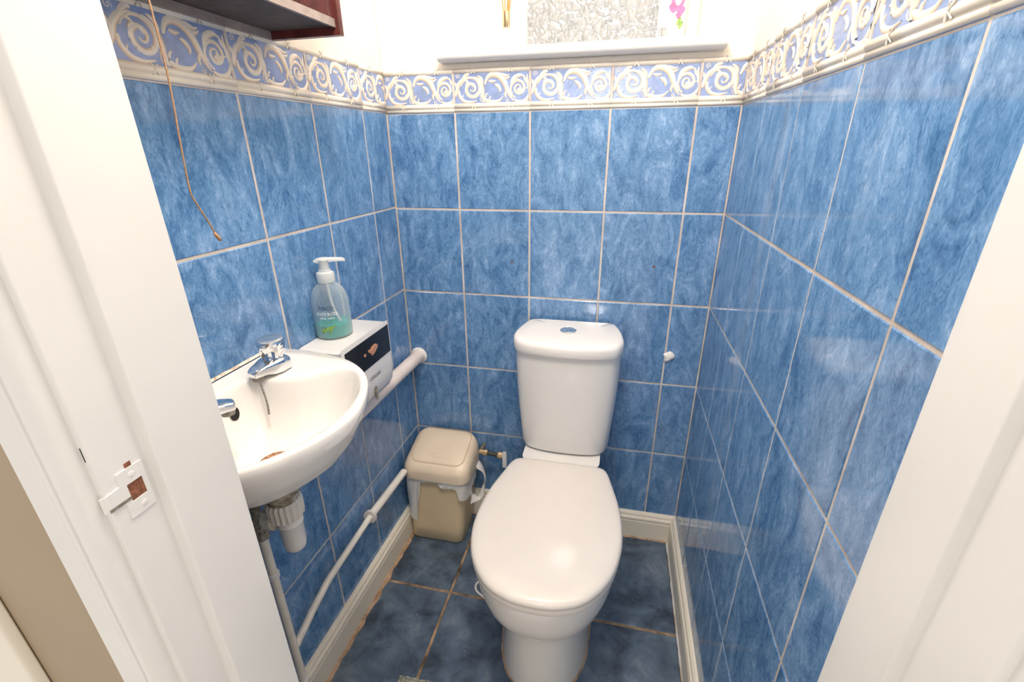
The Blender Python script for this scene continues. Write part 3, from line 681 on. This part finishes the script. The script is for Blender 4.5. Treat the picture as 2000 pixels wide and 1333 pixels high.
def radial(c, ctr, ang):   # where a ray from ctr leaves the closed curve
    best = 0; d = (cos(ang), sin(ang))
    for (x0, y0), (x1, y1) in zip(c, c[1:] + c[:1]):
        ex, ey = x1 - x0, y1 - y0; den = d[0] * ey - d[1] * ex
        if abs(den) < 1e-12: continue
        t = ((x0 - ctr[0]) * ey - (y0 - ctr[1]) * ex) / den; u = ((x0 - ctr[0]) * d[1] - (y0 - ctr[1]) * d[0]) / den
        if t > 0 and -1e-6 <= u <= 1 + 1e-6: best = max(best, t)
    return best
CT = (.135, 0.0)
angs = [atan2(p.y - CT[1], p.x - CT[0]) for p in O]
rin_ = [radial(ic, CT, a) for a in angs]; rout_ = [sqrt((p.x - CT[0]) ** 2 + (p.y - CT[1]) ** 2) for p in O]
def bring(fr, z, kind='in', mixf=None):
    out = []
    for a, ri, ro in zip(angs, rin_, rout_):
        r = (ri if kind == 'in' else ro) * fr
        if mixf is not None: r = ri + (ro - ri) * mixf
        x = CT[0] + r * cos(a); out.append((max(.001, x), CT[1] + r * sin(a), z))
    return out
def bottom_ring(fr, z, sh=0): return [(max(.002, CT[0] + sh + fr * ro * cos(a) * .98), fr * ro * sin(a), z) for a, ro in zip(angs, rout_)]
def lift(r):  # raised lip along the wall
    return [(x, y, z + .008 * max(0, 1 - x / .018) ** 1.0) for x, y, z in r]
rings = [bottom_ring(.16, -.132, -.01), bottom_ring(.34, -.130, -.008), bottom_ring(.56, -.116, -.005), bottom_ring(.76, -.088, -.002), bottom_ring(.89, -.058), bottom_ring(.955, -.036), bring(.985, -.024, 'out'), bring(.998, -.012, 'out'), bring(.998, -.004, 'out'), lift(bring(.988, 0, 'out')),
         lift(bring(1, .0008, 'in', .75)), bring(1, 0, 'in', .35), bring(1, -.001, 'in', .1), bring(1.0, -.004), bring(.975, -.012), bring(.94, -.026), bring(.89, -.046), bring(.80, -.070), bring(.66, -.090), bring(.48, -.102), bring(.28, -.108), bring(.14, -.1105)]
m = MB(); m.loft(rings, True, True); m.build('bowl', 'basin_ceramic', bs, True, 75)
m = MB(); m.loft([[(CT[0] + r * cos(a), r * sin(a), z) for a in [2 * pi * i / 28 for i in range(28)]] for r, z in ((.030, -.1075), (.0285, -.1070), (.021, -.1090), (.019, -.112))], False, True); wst = m.build('waste_ring', 'rust', bs, True); wst['label'] = 'rusty waste ring'
m = MB(); m.loft([[(.0495 + .0025 * k, .022 + r * 1.0 * cos(a), -.040 + r * 1.45 * sin(a)) for a in [2 * pi * i / 20 for i in range(20)]] for k, r in ((0, .0090), (.7, .0086))], True, True); m.build('overflow', 'dark_hole', bs)['label'] = 'dark overflow hole'
# sealant against the tiles
m = MB(); n = 40; vs = []
for i in range(n + 1):
    y = -.2 + .4 * i / n; q = .004 * random.random(); vs += [(.0003, y, .0098 + q * .4), (.0020, y, .0085), (.0042, y, .0070)]
m.add(vs, [f for i in range(n) for f in ((i * 3, i * 3 + 1, i * 3 + 4, i * 3 + 3), (i * 3 + 1, i * 3 + 2, i * 3 + 5, i * 3 + 4))]); m.build('sealant', 'basin_sealant', bs, True)
def tap(x, y, ang, L, label):
    t_ = empty('tap', (x, y, .0), ang); t_.parent = bs; t_['label'] = label
    m = MB()   # body: foot rising into the spout, local +X is the spout direction
    sec = [(-.025, .015, -.001, .022), (-.019, .021, -.001, .027), (0, .0235, -.001, .029), (.014, .0215, .001, .028), (.014 + (L - .014) * .35, .0170, .005, .025), (.014 + (L - .014) * .7, .0145, .006, .022), (L - .003, .0115, .005, .019), (L, .0085, .008, .016)]
    rg = []
    for sx, hw, z0, z1 in sec:
        zc, hh = (z0 + z1) / 2, (z1 - z0) / 2
        rg.append([(sx, hw * math.copysign(abs(cos(a)) ** .5, cos(a)), zc + hh * math.copysign(abs(sin(a)) ** .5, sin(a))) for a in [2 * pi * i / 28 for i in range(28)]])
    m.loft(rg); b = m.build('tap_body', 'chrome', t_, True, 50)
    m = MB(); m.lathe([(.0095, -.002), (.0095, .006), (.008, .0070)], 16, (L - .012, 0)); m.build('outlet', 'corroded_metal', t_, True, 40)
    m = MB(); m.lathe([(.015, .024), (.0150, .0285), (.011, .030)], 20, (-.003, 0)); m.build('bonnet', 'chrome', t_, True, 40)
    h = MB(); rg = []
    for r, z, fl_ in ((.0155, .0240, .0), (.0180, .0275, .16), (.0205, .0350, .20), (.0225, .0440, .14), (.0232, .0520, .03), (.0230, .0570, 0), (.0218, .0600, 0)):
        rg.append([(-.003 + r * (1 - fl_ * (i % 3 == 0)) * cos(2 * pi * i / 24), r * (1 - fl_ * (i % 3 == 0)) * sin(2 * pi * i / 24), z) for i in range(24)])
    h.loft(rg); hd = h.build('handle', 'chrome', t_)
    m = MB(); m.lathe([(.0216, .0590), (.0214, .0615), (.0188, .0632), (.010, .0627), (.001, .0624)], 28, (-.003, 0)); m.build('index_cap', 'satin_metal', hd, True, 50)
    return t_
tap(.068, .110, radians(-100), .047, 'chrome pillar tap turned along the basin')
tap(.062, -.076, radians(50), .070, 'chrome pillar tap half hidden by the door jamb')
# bead chain
m = MB(); cp = catmull([(.052, .078, .004), (.066, .072, -.004), (.075, .066, -.022), (.083, .060, -.044), (.090, .052, -.058)], 7)
for i, p in enumerate(cp): m.lathe([(.0005, -.0020), (.0019, -.0009), (.0019, .0009), (.0005, .0020)], 6, (0, 0)); m.v[-24:] = [(x + p.x, y + p.y, z + p.z + .006) for x, y, z in m.v[-24:]]
m.build('bead_chain', 'chain_metal', bs)['kind'] = 'stuff'

# ------------------------------------------------------------------ pipework under the basin (left wall frame: X out, Y to the back, rel. basin centre)
def wallthing(name, label, cat, s=YC, z=0):
    q = lw(s, 0); return tag(empty(name, (q[0], q[1], z), -AL), label, cat)
tp = wallthing('bottle_trap', 'white plastic bottle trap with grimy nut under the basin', 'trap')
m = MB(); m.lathe([(.034, .756), (.040, .742), (.038, .730), (.036, .722), (.028, .716), (.024, .704), (.026, .698)], 28, (.128, 0)); m.build('waste_flange', 'limescale', tp, True, 40)['label'] = 'scaly grey waste flange'
nut = MB(); rg = []
for r, z in ((.0250, .662), (.0285, .666), (.0290, .694), (.0260, .700)):
    rg.append([(.128 + r * (1.05 if i % 2 else .97) * cos(2 * pi * i / 40), r * (1.05 if i % 2 else .97) * sin(2 * pi * i / 40), z) for i in range(40)])
nut.loft(rg); nut.build('ribbed_nut', 'aged_white_plastic', tp)
m = MB(); m.lathe([(.0215, .668), (.0215, .650), (.0225, .646), (.0205, .643), (.0195, .600), (.0180, .590), (.012, .583), (.003, .581)], 28, (.128, .003)); m.build('trap_bottle', 'white_plastic', tp, True, 40)
m = MB(); m.tube([(.112, .002, .652), (.090, .012, .648), (.070, .040, .642), (.046, .068, .636), (.034, .090, .633)], .017, 14); m.build('outlet_arm', 'aged_white_plastic', tp, True, 40)
nut = MB(); rg = []
for r, x in ((.022, .104), (.0245, .101), (.0245, .084), (.022, .081)):
    rg.append([(x, .006 + r * (1.05 if i % 2 else .97) * cos(2 * pi * i / 30), .649 + r * (1.05 if i % 2 else .97) * sin(2 * pi * i / 30)) for i in range(30)])
nut.loft(rg); nut.build('side_nut', 'aged_white_plastic', tp)
wp = wallthing('waste_pipe', 'thick pale painted waste pipe running along the left wall into the back wall', 'pipe', 0)
m = MB(); m.tube([(.031, -.685, .630), (.030, -.40, .627), (.0295, -.02, .623), (.0295, .004, .623)], .0205, 20); m.build('pipe', 'waste_pipe_paint', wp, True, 40)
m = MB(); m.tube([(.0295, -.006, .623), (.0295, .0, .623)], [.0205, .028], 20, False); m.build('mortar_collar', 'filler_paste', wp, True)
sp_ = wallthing('supply_pipe', 'vertical white painted water pipe rising to the basin behind the door jamb', 'pipe')
m = MB(); m.tube([(.030, .026, .012), (.030, .026, .575)], .0085, 14); m.build('pipe', 'painted_pipe', sp_, True, 40)
m = MB(); m.lathe([(.0110, .560), (.0140, .564), (.0140, .580), (.0115, .584), (.0115, .594), (.0135, .597), (.0135, .606), (.0100, .612)], 8, (.030, .026)); m.build('compression_joint', 'corroded_metal', sp_, True, 30)
m = MB(); m.tube(catmull([(.030, .026, .606), (.030, .026, .640), (.031, .022, .680), (.036, .008, .715), (.044, -.012, .748)], 6), .0090, 12); m.build('braided_hose', 'corroded_metal', sp_, True)
for z in (.130, .462):
    m = MB(); m.lathe([(.0105, z - .006), (.0118, z - .005), (.0118, z + .005), (.0105, z + .006)], 16, (.030, .026)); m.box((.002, .019, z - .005), (.021, .033, z + .005)); m.build('pipe_clip', 'white_plastic', sp_, True, 40)
hp_ = wallthing('branch_pipe', 'thin cream painted pipe bending along the left wall above the skirting', 'pipe', 0)
pa = catmull([(.028, -.732, .236), (.026, -.715, .241), (.026, -.690, .250), (.026, -.660, .262), (.026, -.625, .272), (.026, -.590, .281), (.026, -.480, .288), (.026, -.392, .294)], 6)
m = MB(); m.tube(pa, .0085, 14); m.build('pipe', 'painted_pipe', hp_, True, 40)
m = MB(); m.tube([(.026, -.392, .294), (.026, -.29, .290), (.025, -.179, .285)], .0115, 14); m.build('sleeve', 'painted_pipe', hp_, True, 40)['label'] = 'thicker cream sleeve'
m = MB(); m.tube([(.026, -.396, .2945), (.026, -.388, .2935)], [.019, .019], 20); m.build('flange', 'aged_white_plastic', hp_, True, 30)

# stop valve beside the cistern
sv = tag(empty('stop_valve', (.29, -.045, .29)), 'brass stop valve with white lever between bin and toilet', 'valve')
def insv(o): o.parent = sv; o.location = (-.29, .045, -.29); return o
Y_ = -.045
m = MB(); m.tube([(.2375, Y_, .3006), (.240, Y_, .3004), (.241, Y_, .3003), (.252, Y_, .2995), (.254, Y_, .2993), (.266, Y_, .2985)], [.0085, .0085, .0075, .0075, .0105, .0105], 8); insv(m.build('compression_nut', 'brass', None, True, 30))
m = MB(); m.tube([(.2425, -.002, .302), (.2425, -.028, .302), (.2415, -.040, .3015), (.2450, Y_, .3005)], .0062, 12); insv(m.build('feed_pipe', 'brass', None, True, 40))
m = MB(); m.tube([(.266, Y_, .2985), (.302, Y_, .2955)], .0075, 12); insv(m.build('hose', 'black_rubber', None, True, 40))
m = MB(); m.tube([(.300, Y_, .2958), (.304, Y_, .2955), (.314, Y_, .295), (.326, Y_, .295)], [.008, .0115, .0115, .009], 8); insv(m.build('valve_body', 'brass', None, True, 30))
m = MB(); m.loft([rrect(.322, .337, Y_ - .020, Y_ - .013, .003, z) for z in (.262, .264, .318)] + [rrect(.3245, .3345, Y_ - .019, Y_ - .014, .002, .323)]); insv(m.build('lever', 'white_plastic', None, True, 40))

# ------------------------------------------------------------------ dispenser on the left wall
DS = .4105
dp = wallthing('roll_dispenser', 'white wall-mounted tissue dispenser with black front panel under the soap bottle', 'dispenser', DS)
FXD = .108
def side(n_, hw, z): return None
PR = [(.002, .8600), (.098, .8610), (.104, .8625), (.1075, .8655), (.108, .860), (.108, .790), (.107, .735), (.103, .705), (.094, .688), (.080, .680), (.002, .676)]
m = MB(); HWD = .102
def dring(y, ins): # profile ring at y, inset for rounded ends
    cxp, czp = .05, .77
    return [(max(.002, cxp + (x - cxp) * (1 - ins * .9)) if x > .01 else .002, y, czp + (z - czp) * (1 - ins)) for x, z in PR]
m.loft([dring(-HWD, .05), dring(-HWD + .003, .018), dring(-HWD + .010, 0), dring(HWD - .010, 0), dring(HWD - .003, .018), dring(HWD, .05)])
m.build('case', 'white_plastic', dp, True, 35)
m = MB(); m.box((.1078, -HWD + .008, .784), (.1090, HWD - .008, .8545)); m.build('front_panel', 'black_panel', dp)['label'] = 'glossy black front panel'
em = empty('emblem', (.1092, 0, .82)); em.parent = dp; em['label'] = 'small copper emblem'
m = MB(); body = catmull([(.030, .003, 0), (.024, .010, 0), (.010, .009, 0), (-.002, .003, 0), (-.008, .007, 0), (-.010, .001, 0), (-.004, -.003, 0), (.000, -.010, 0), (.008, -.010, 0), (.020, -.005, 0)], 4, True)
m.loft([[(0, p.x + .004, p.y) for p in body], [(.003, p.x * .96 + .004, p.y * .96) for p in body]]); m.build('figure', 'copper', em, True, 40)
m = MB(); m.lathe([(.004, 0), (.004, .001), (.001, .0016)], 14); o = m.build('dot', 'copper', em); o.rotation_euler = (0, pi / 2, 0); o.location = (0, -.021, 0)
lettering('OSSUAR', .0135, lambda x, y: (.1083, x + .012, .748 + y), 'grey_ink', dp)
m = MB(); pr_ = [(.0055 * cos(a), (.0125 if sin(a) >= 0 else -.0125) + .0055 * sin(a)) for a in [2 * pi * i / 20 for i in range(20)]]
m.loft([[(.1050, .009 + y, .707 + z) for y, z in pr_], [(.1078, .009 + y, .707 + z) for y, z in pr_]]); m.build('level_window', 'corroded_metal', dp)['label'] = 'slot for seeing the roll'

# ------------------------------------------------------------------ soap bottle
SB = (.020, -.417, .8612)
sb = tag(empty('soap_bottle', SB, radians(0)), 'clear pump bottle with teal liquid soap standing on the dispenser', 'soap bottle')
BR = .0405
prof = [(.036, .0004), (.0395, .003), (BR, .008), (BR, .060), (.0402, .080), (.0375, .096), (.0325, .108), (.0250, .117), (.0185, .122), (.0172, .126), (.0172, .130)]
m = MB(); m.lathe([(r, z) for r, z in prof], 40); m.build('bottle', 'clear_plastic', sb, True, 60)
m = MB(); m.lathe([(.034, .0020), (.0378, .0045), (.0390, .010), (.0390, .0310), (.0380, .0315)], 40); m.build('liquid', 'teal_soap', sb, True, 40)['label'] = 'teal liquid soap'
m = MB(); rg = []
for r, z in ((.0185, .124), (.0192, .126), (.0192, .142), (.0180, .1455), (.0130, .148), (.0125, .152)):
    rg.append([(r * (1 + .012 * (i % 2)) * cos(2 * pi * i / 36), r * (1 + .012 * (i % 2)) * sin(2 * pi * i / 36), z) for i in range(36)])
m.loft(rg); m.build('collar', 'pump_plastic', sb, True, 40)
pa_ = radians(35)
m = MB(); m.lathe([(.0108, .150), (.0108, .166), (.0125, .170), (.0140, .1735), (.0125, .1765), (.006, .1775)], 24)
rg = []
for d, hw, z0, z1 in ((-.020, .003, .1690, .1725), (-.012, .008, .168, .176), (.0, .0085, .168, .1768), (.018, .007, .1688, .1765), (.040, .0045, .1672, .1745), (.045, .0030, .1660, .1715)):
    rg.append([(d * cos(pa_) - h * sin(pa_), d * sin(pa_) + h * cos(pa_), z) for h, z in ((-hw, z0), (hw, z0), (hw * 1.1, (z0 + z1) / 2), (hw * .7, z1), (-hw * .7, z1), (-hw * 1.1, (z0 + z1) / 2))])
m.loft(rg); m.build('pump_head', 'pump_plastic', sb, True, 45)
m = MB(); m.tube(catmull([(0, 0, .150), (.001, 0, .10), (.006, .002, .06), (.016, .006, .03), (.022, .008, .006)], 6), .0033, 10); m.build('dip_tube', 'pump_plastic', sb, True)
va = atan2(cam.location.y - SB[1], cam.location.x - SB[0]) - radians(16)
cyl = lambda z0: (lambda x, y: Vector(((BR + .0004) * cos(va + x / BR), (BR + .0004) * sin(va + x / BR), z0 + y)))
lettering('TESCO', .0110, cyl(.0705), 'black_ink', sb); lettering('extracts', .0145, cyl(.0580), 'white_ink', sb); lettering('aloe vera', .0085, cyl(.0500), 'white_ink', sb)
lettering('antibacterial', .0048, cyl(.0440), 'grey_ink', sb); lettering('hand wash', .0046, cyl(.0390), 'grey_ink', sb)
m = MB()
for a_, b_, w_ in (((-.016, .017), (.016, .034), .006), ((-.010, .020), (.004, .030), .008), ((-.002, .013), (.010, .030), .007), ((-.018, .020), (-.006, .026), .007)):
    q = catmull([(a_[0], a_[1], 0), ((a_[0] + b_[0]) / 2, (a_[1] + b_[1]) / 2 + .002, 0), (b_[0], b_[1], 0)], 5); n = len(q); vs = []
    for i, p in enumerate(q):
        ww = w_ * .5 * sin(pi * (i + .3) / (n - .4)); 
        for sg in (-1, 1):
            x = p.x; y = p.y + sg * ww; vs.append(((BR + .0005) * cos(va + x / BR), (BR + .0005) * sin(va + x / BR), y))
    m.add(vs, [(i * 2, i * 2 + 1, i * 2 + 3, i * 2 + 2) for i in range(n - 1)])
m.build('leaf_picture', 'leaf_print', sb, True)['label'] = 'green leaf print'

# ------------------------------------------------------------------ mirrored wall shelf, top left
cb = wallthing('wall_shelf', 'dark mahogany mirrored wall shelf above the border tiles', 'shelf', .415, 1.440)
m = MB(); m.box((.001, -.44, .013), (.136, -.0125, .023)); m.build('bottom_board', 'shaded_underside', cb)['label'] = 'bottom board with shade in its colour'
m = MB(); m.box((.136, -.44, .0115), (.142, -.0125, .0245)); m.build('front_edge', 'lit_shelf_edge', cb)
for y in (-.0125, -.452):
    m = MB(); m.loft([rrect(.001, .150, y, y + .0125, .002, z) for z in (0, .32)]); m.build('side_panel', 'mahogany', cb, True, 40)
m = MB(); m.box((.086, -.4395, .0235), (.090, -.0130, .32)); m.build('mirror', 'mirror_glass', cb)
m = MB(); m.box((.001, -.44, .0235), (.0855, -.0130, .32)); m.build('box', 'mahogany', cb)
m = MB(); m.box((.0905, -.030, .0235), (.142, -.0128, .32)); m.build('stile', 'mahogany', cb)
m = MB(); m.box((.0006, -.44, .0000), (.010, -.0130, .0125)); m.build('wall_batten', 'lit_shelf_edge', cb)

# ------------------------------------------------------------------ pull cord
pc = [(.168, -.836, CEIL), (.165, -.833, 1.70), (.160, -.828, 1.395), (.160, -.829, 1.325), (.158, -.833, 1.265), (.157, -.836, 1.215), (.158, -.834, 1.200), (.160, -.826, 1.178), (.163, -.820, 1.157)]
m = MB(); m.tube(catmull(pc, 8), .0010, 8)
kn = tag(empty('pull_cord', (.163, -.820, 1.157)), 'thin brown light pull cord hanging beside the door jamb', 'cord')
o = m.build('cord', 'cord_fibre', kn, True); o.location = (-.163, .820, -1.157)
m = MB(); m.tube([(.1615, -.8225, 1.163), (.163, -.820, 1.157), (.1642, -.8180, 1.152)], [.0014, .0026, .0016], 8); o = m.build('frayed_knot', 'cord_fibre', kn, True); o.location = (-.163, .820, -1.157)

# ------------------------------------------------------------------ on the window sill
rd = tag(empty('reed_diffuser', (.338, .004, 1.4845)), 'small clear reed diffuser bottle on the window sill', 'diffuser')
m = MB(); m.loft([rrect(-.022, .022, -.018, .018, .004, z) for z in (.0003, .032)] + [rrect(-.018, .018, -.014, .014, .006, .036)] + [rrect(-.010, .010, -.010, .010, .0099, z) for z in (.038, .042)]); m.build('glass_bottle', 'clear_glass', rd, True, 40)
m = MB(); m.lathe([(.0085, .040), (.0092, .041), (.0092, .074), (.0080, .075)], 24); m.build('gold_collar', 'gold_metal', rd, True, 40)
for i, (dx, dy) in enumerate(((-.030, .006), (-.008, -.010), (.010, .010), (.024, -.004), (.034, .004))):
    m = MB(); m.tube([(dx * .05, dy * .05, .042), (dx, dy, .23)], .0016, 6); m.build('reed', 'reed_wood', rd, True)
fbx = tag(empty('flower_box', (.730, .040, 1.4850)), 'white carton printed with a pink rose on the window sill', 'box')
m = MB(); m.loft([rrect(-.034, .026, -.014, .014, .001, z) for z in (.0003, .13)]); m.build('carton', 'card_white', fbx)
m = MB(); m.box((-.004, -.0147, .0005), (.0255, -.0142, .130)); m.build('pink_panel', 'pale_pink', fbx)
m = MB(); m.loft([[(-.004 + .001, -.0150, .0025), (.016, -.0150, .0025), (.0005, -.0150, .026)], [(-.004 + .001, -.0152, .0025), (.016, -.0152, .0025), (.0005, -.0152, .026)]]); m.build('white_fold', 'card_white', fbx)
rs_ = empty('rose_print', (.006, -.0153, .062)); rs_.parent = fbx
for cx_, cz_, r_, mt in ((0, .010, .014, 'rose_pink'), (-.008, .002, .010, 'rose_pink'), (.008, -.004, .009, 'rose_pink'), (.001, .012, .007, 'pale_pink'), (.004, -.014, .006, 'rose_pink')):
    m = MB(); k_ = random.random() * .0004; m.loft([[(cx_ + r_ * (1 + .12 * sin(3 * a)) * cos(a), y, cz_ + r_ * (1 + .12 * cos(4 * a)) * sin(a)) for a in [2 * pi * i / 18 for i in range(18)]] for y in (0, -.0003 - k_)]); m.build('petal', mt, rs_)
for a_, b_ in (((.002, -.022), (.010, -.030)), ((.008, -.026), (.014, -.040))):
    m = MB(); ctr = ((a_[0] + b_[0]) / 2, (a_[1] + b_[1]) / 2); m.loft([[(ctr[0] + .0075 * cos(a) * .55 + .003 * sin(a), y, ctr[1] + .0075 * sin(a)) for a in [2 * pi * i / 14 for i in range(14)]] for y in (0, -.0004)]); m.build('leaf', 'leaf_print', rs_)
for i, (x, wv) in enumerate(((-.030, .0016), (-.0265, .0008), (-.0245, .0022), (-.0210, .0010), (-.0190, .0018), (-.0155, .0010), (-.0135, .0020))):
    m = MB(); m.box((x, -.0147, .008), (x + wv, -.0142, .026)); m.build('printed_bar', 'corroded_metal', fbx)

# ------------------------------------------------------------------ bath mat
mt_ = tag(empty('bath_mat', (.438, -.80, .0012), radians(2.0)), 'grey-green looped bath mat on the floor in front of the toilet', 'mat')
m = MB(); m.loft([rrect(-.25, .25, -.20, .19, .02, z) for z in (0, .006)]); m.build('backing', 'mat_pile', mt_)
m = MB(); random.seed(3)
yy = -.197
while yy < .189:
    xx = -.247
    while xx < .249:
        r = .0034 + .0008 * random.random(); ox, oy = xx + .0012 * (random.random() - .5), yy + .0015 * (random.random() - .5); hz = .010 + .004 * random.random()
        m.add([(ox - r, oy, .005), (ox, oy - r, .005), (ox + r, oy, .005), (ox, oy + r, .005), (ox - r * .6, oy - r * .4, hz), (ox + r * .5, oy - r * .5, hz), (ox + r * .5, oy + r * .5, hz - .001), (ox - r * .5, oy + r * .5, hz)],
              [(0, 1, 5, 4), (1, 2, 6, 5), (2, 3, 7, 6), (3, 0, 4, 7), (4, 5, 6, 7)])
        xx += .0058
    yy += .0070
o = m.build('pile', 'mat_pile', mt_, True); o['kind'] = 'stuff'
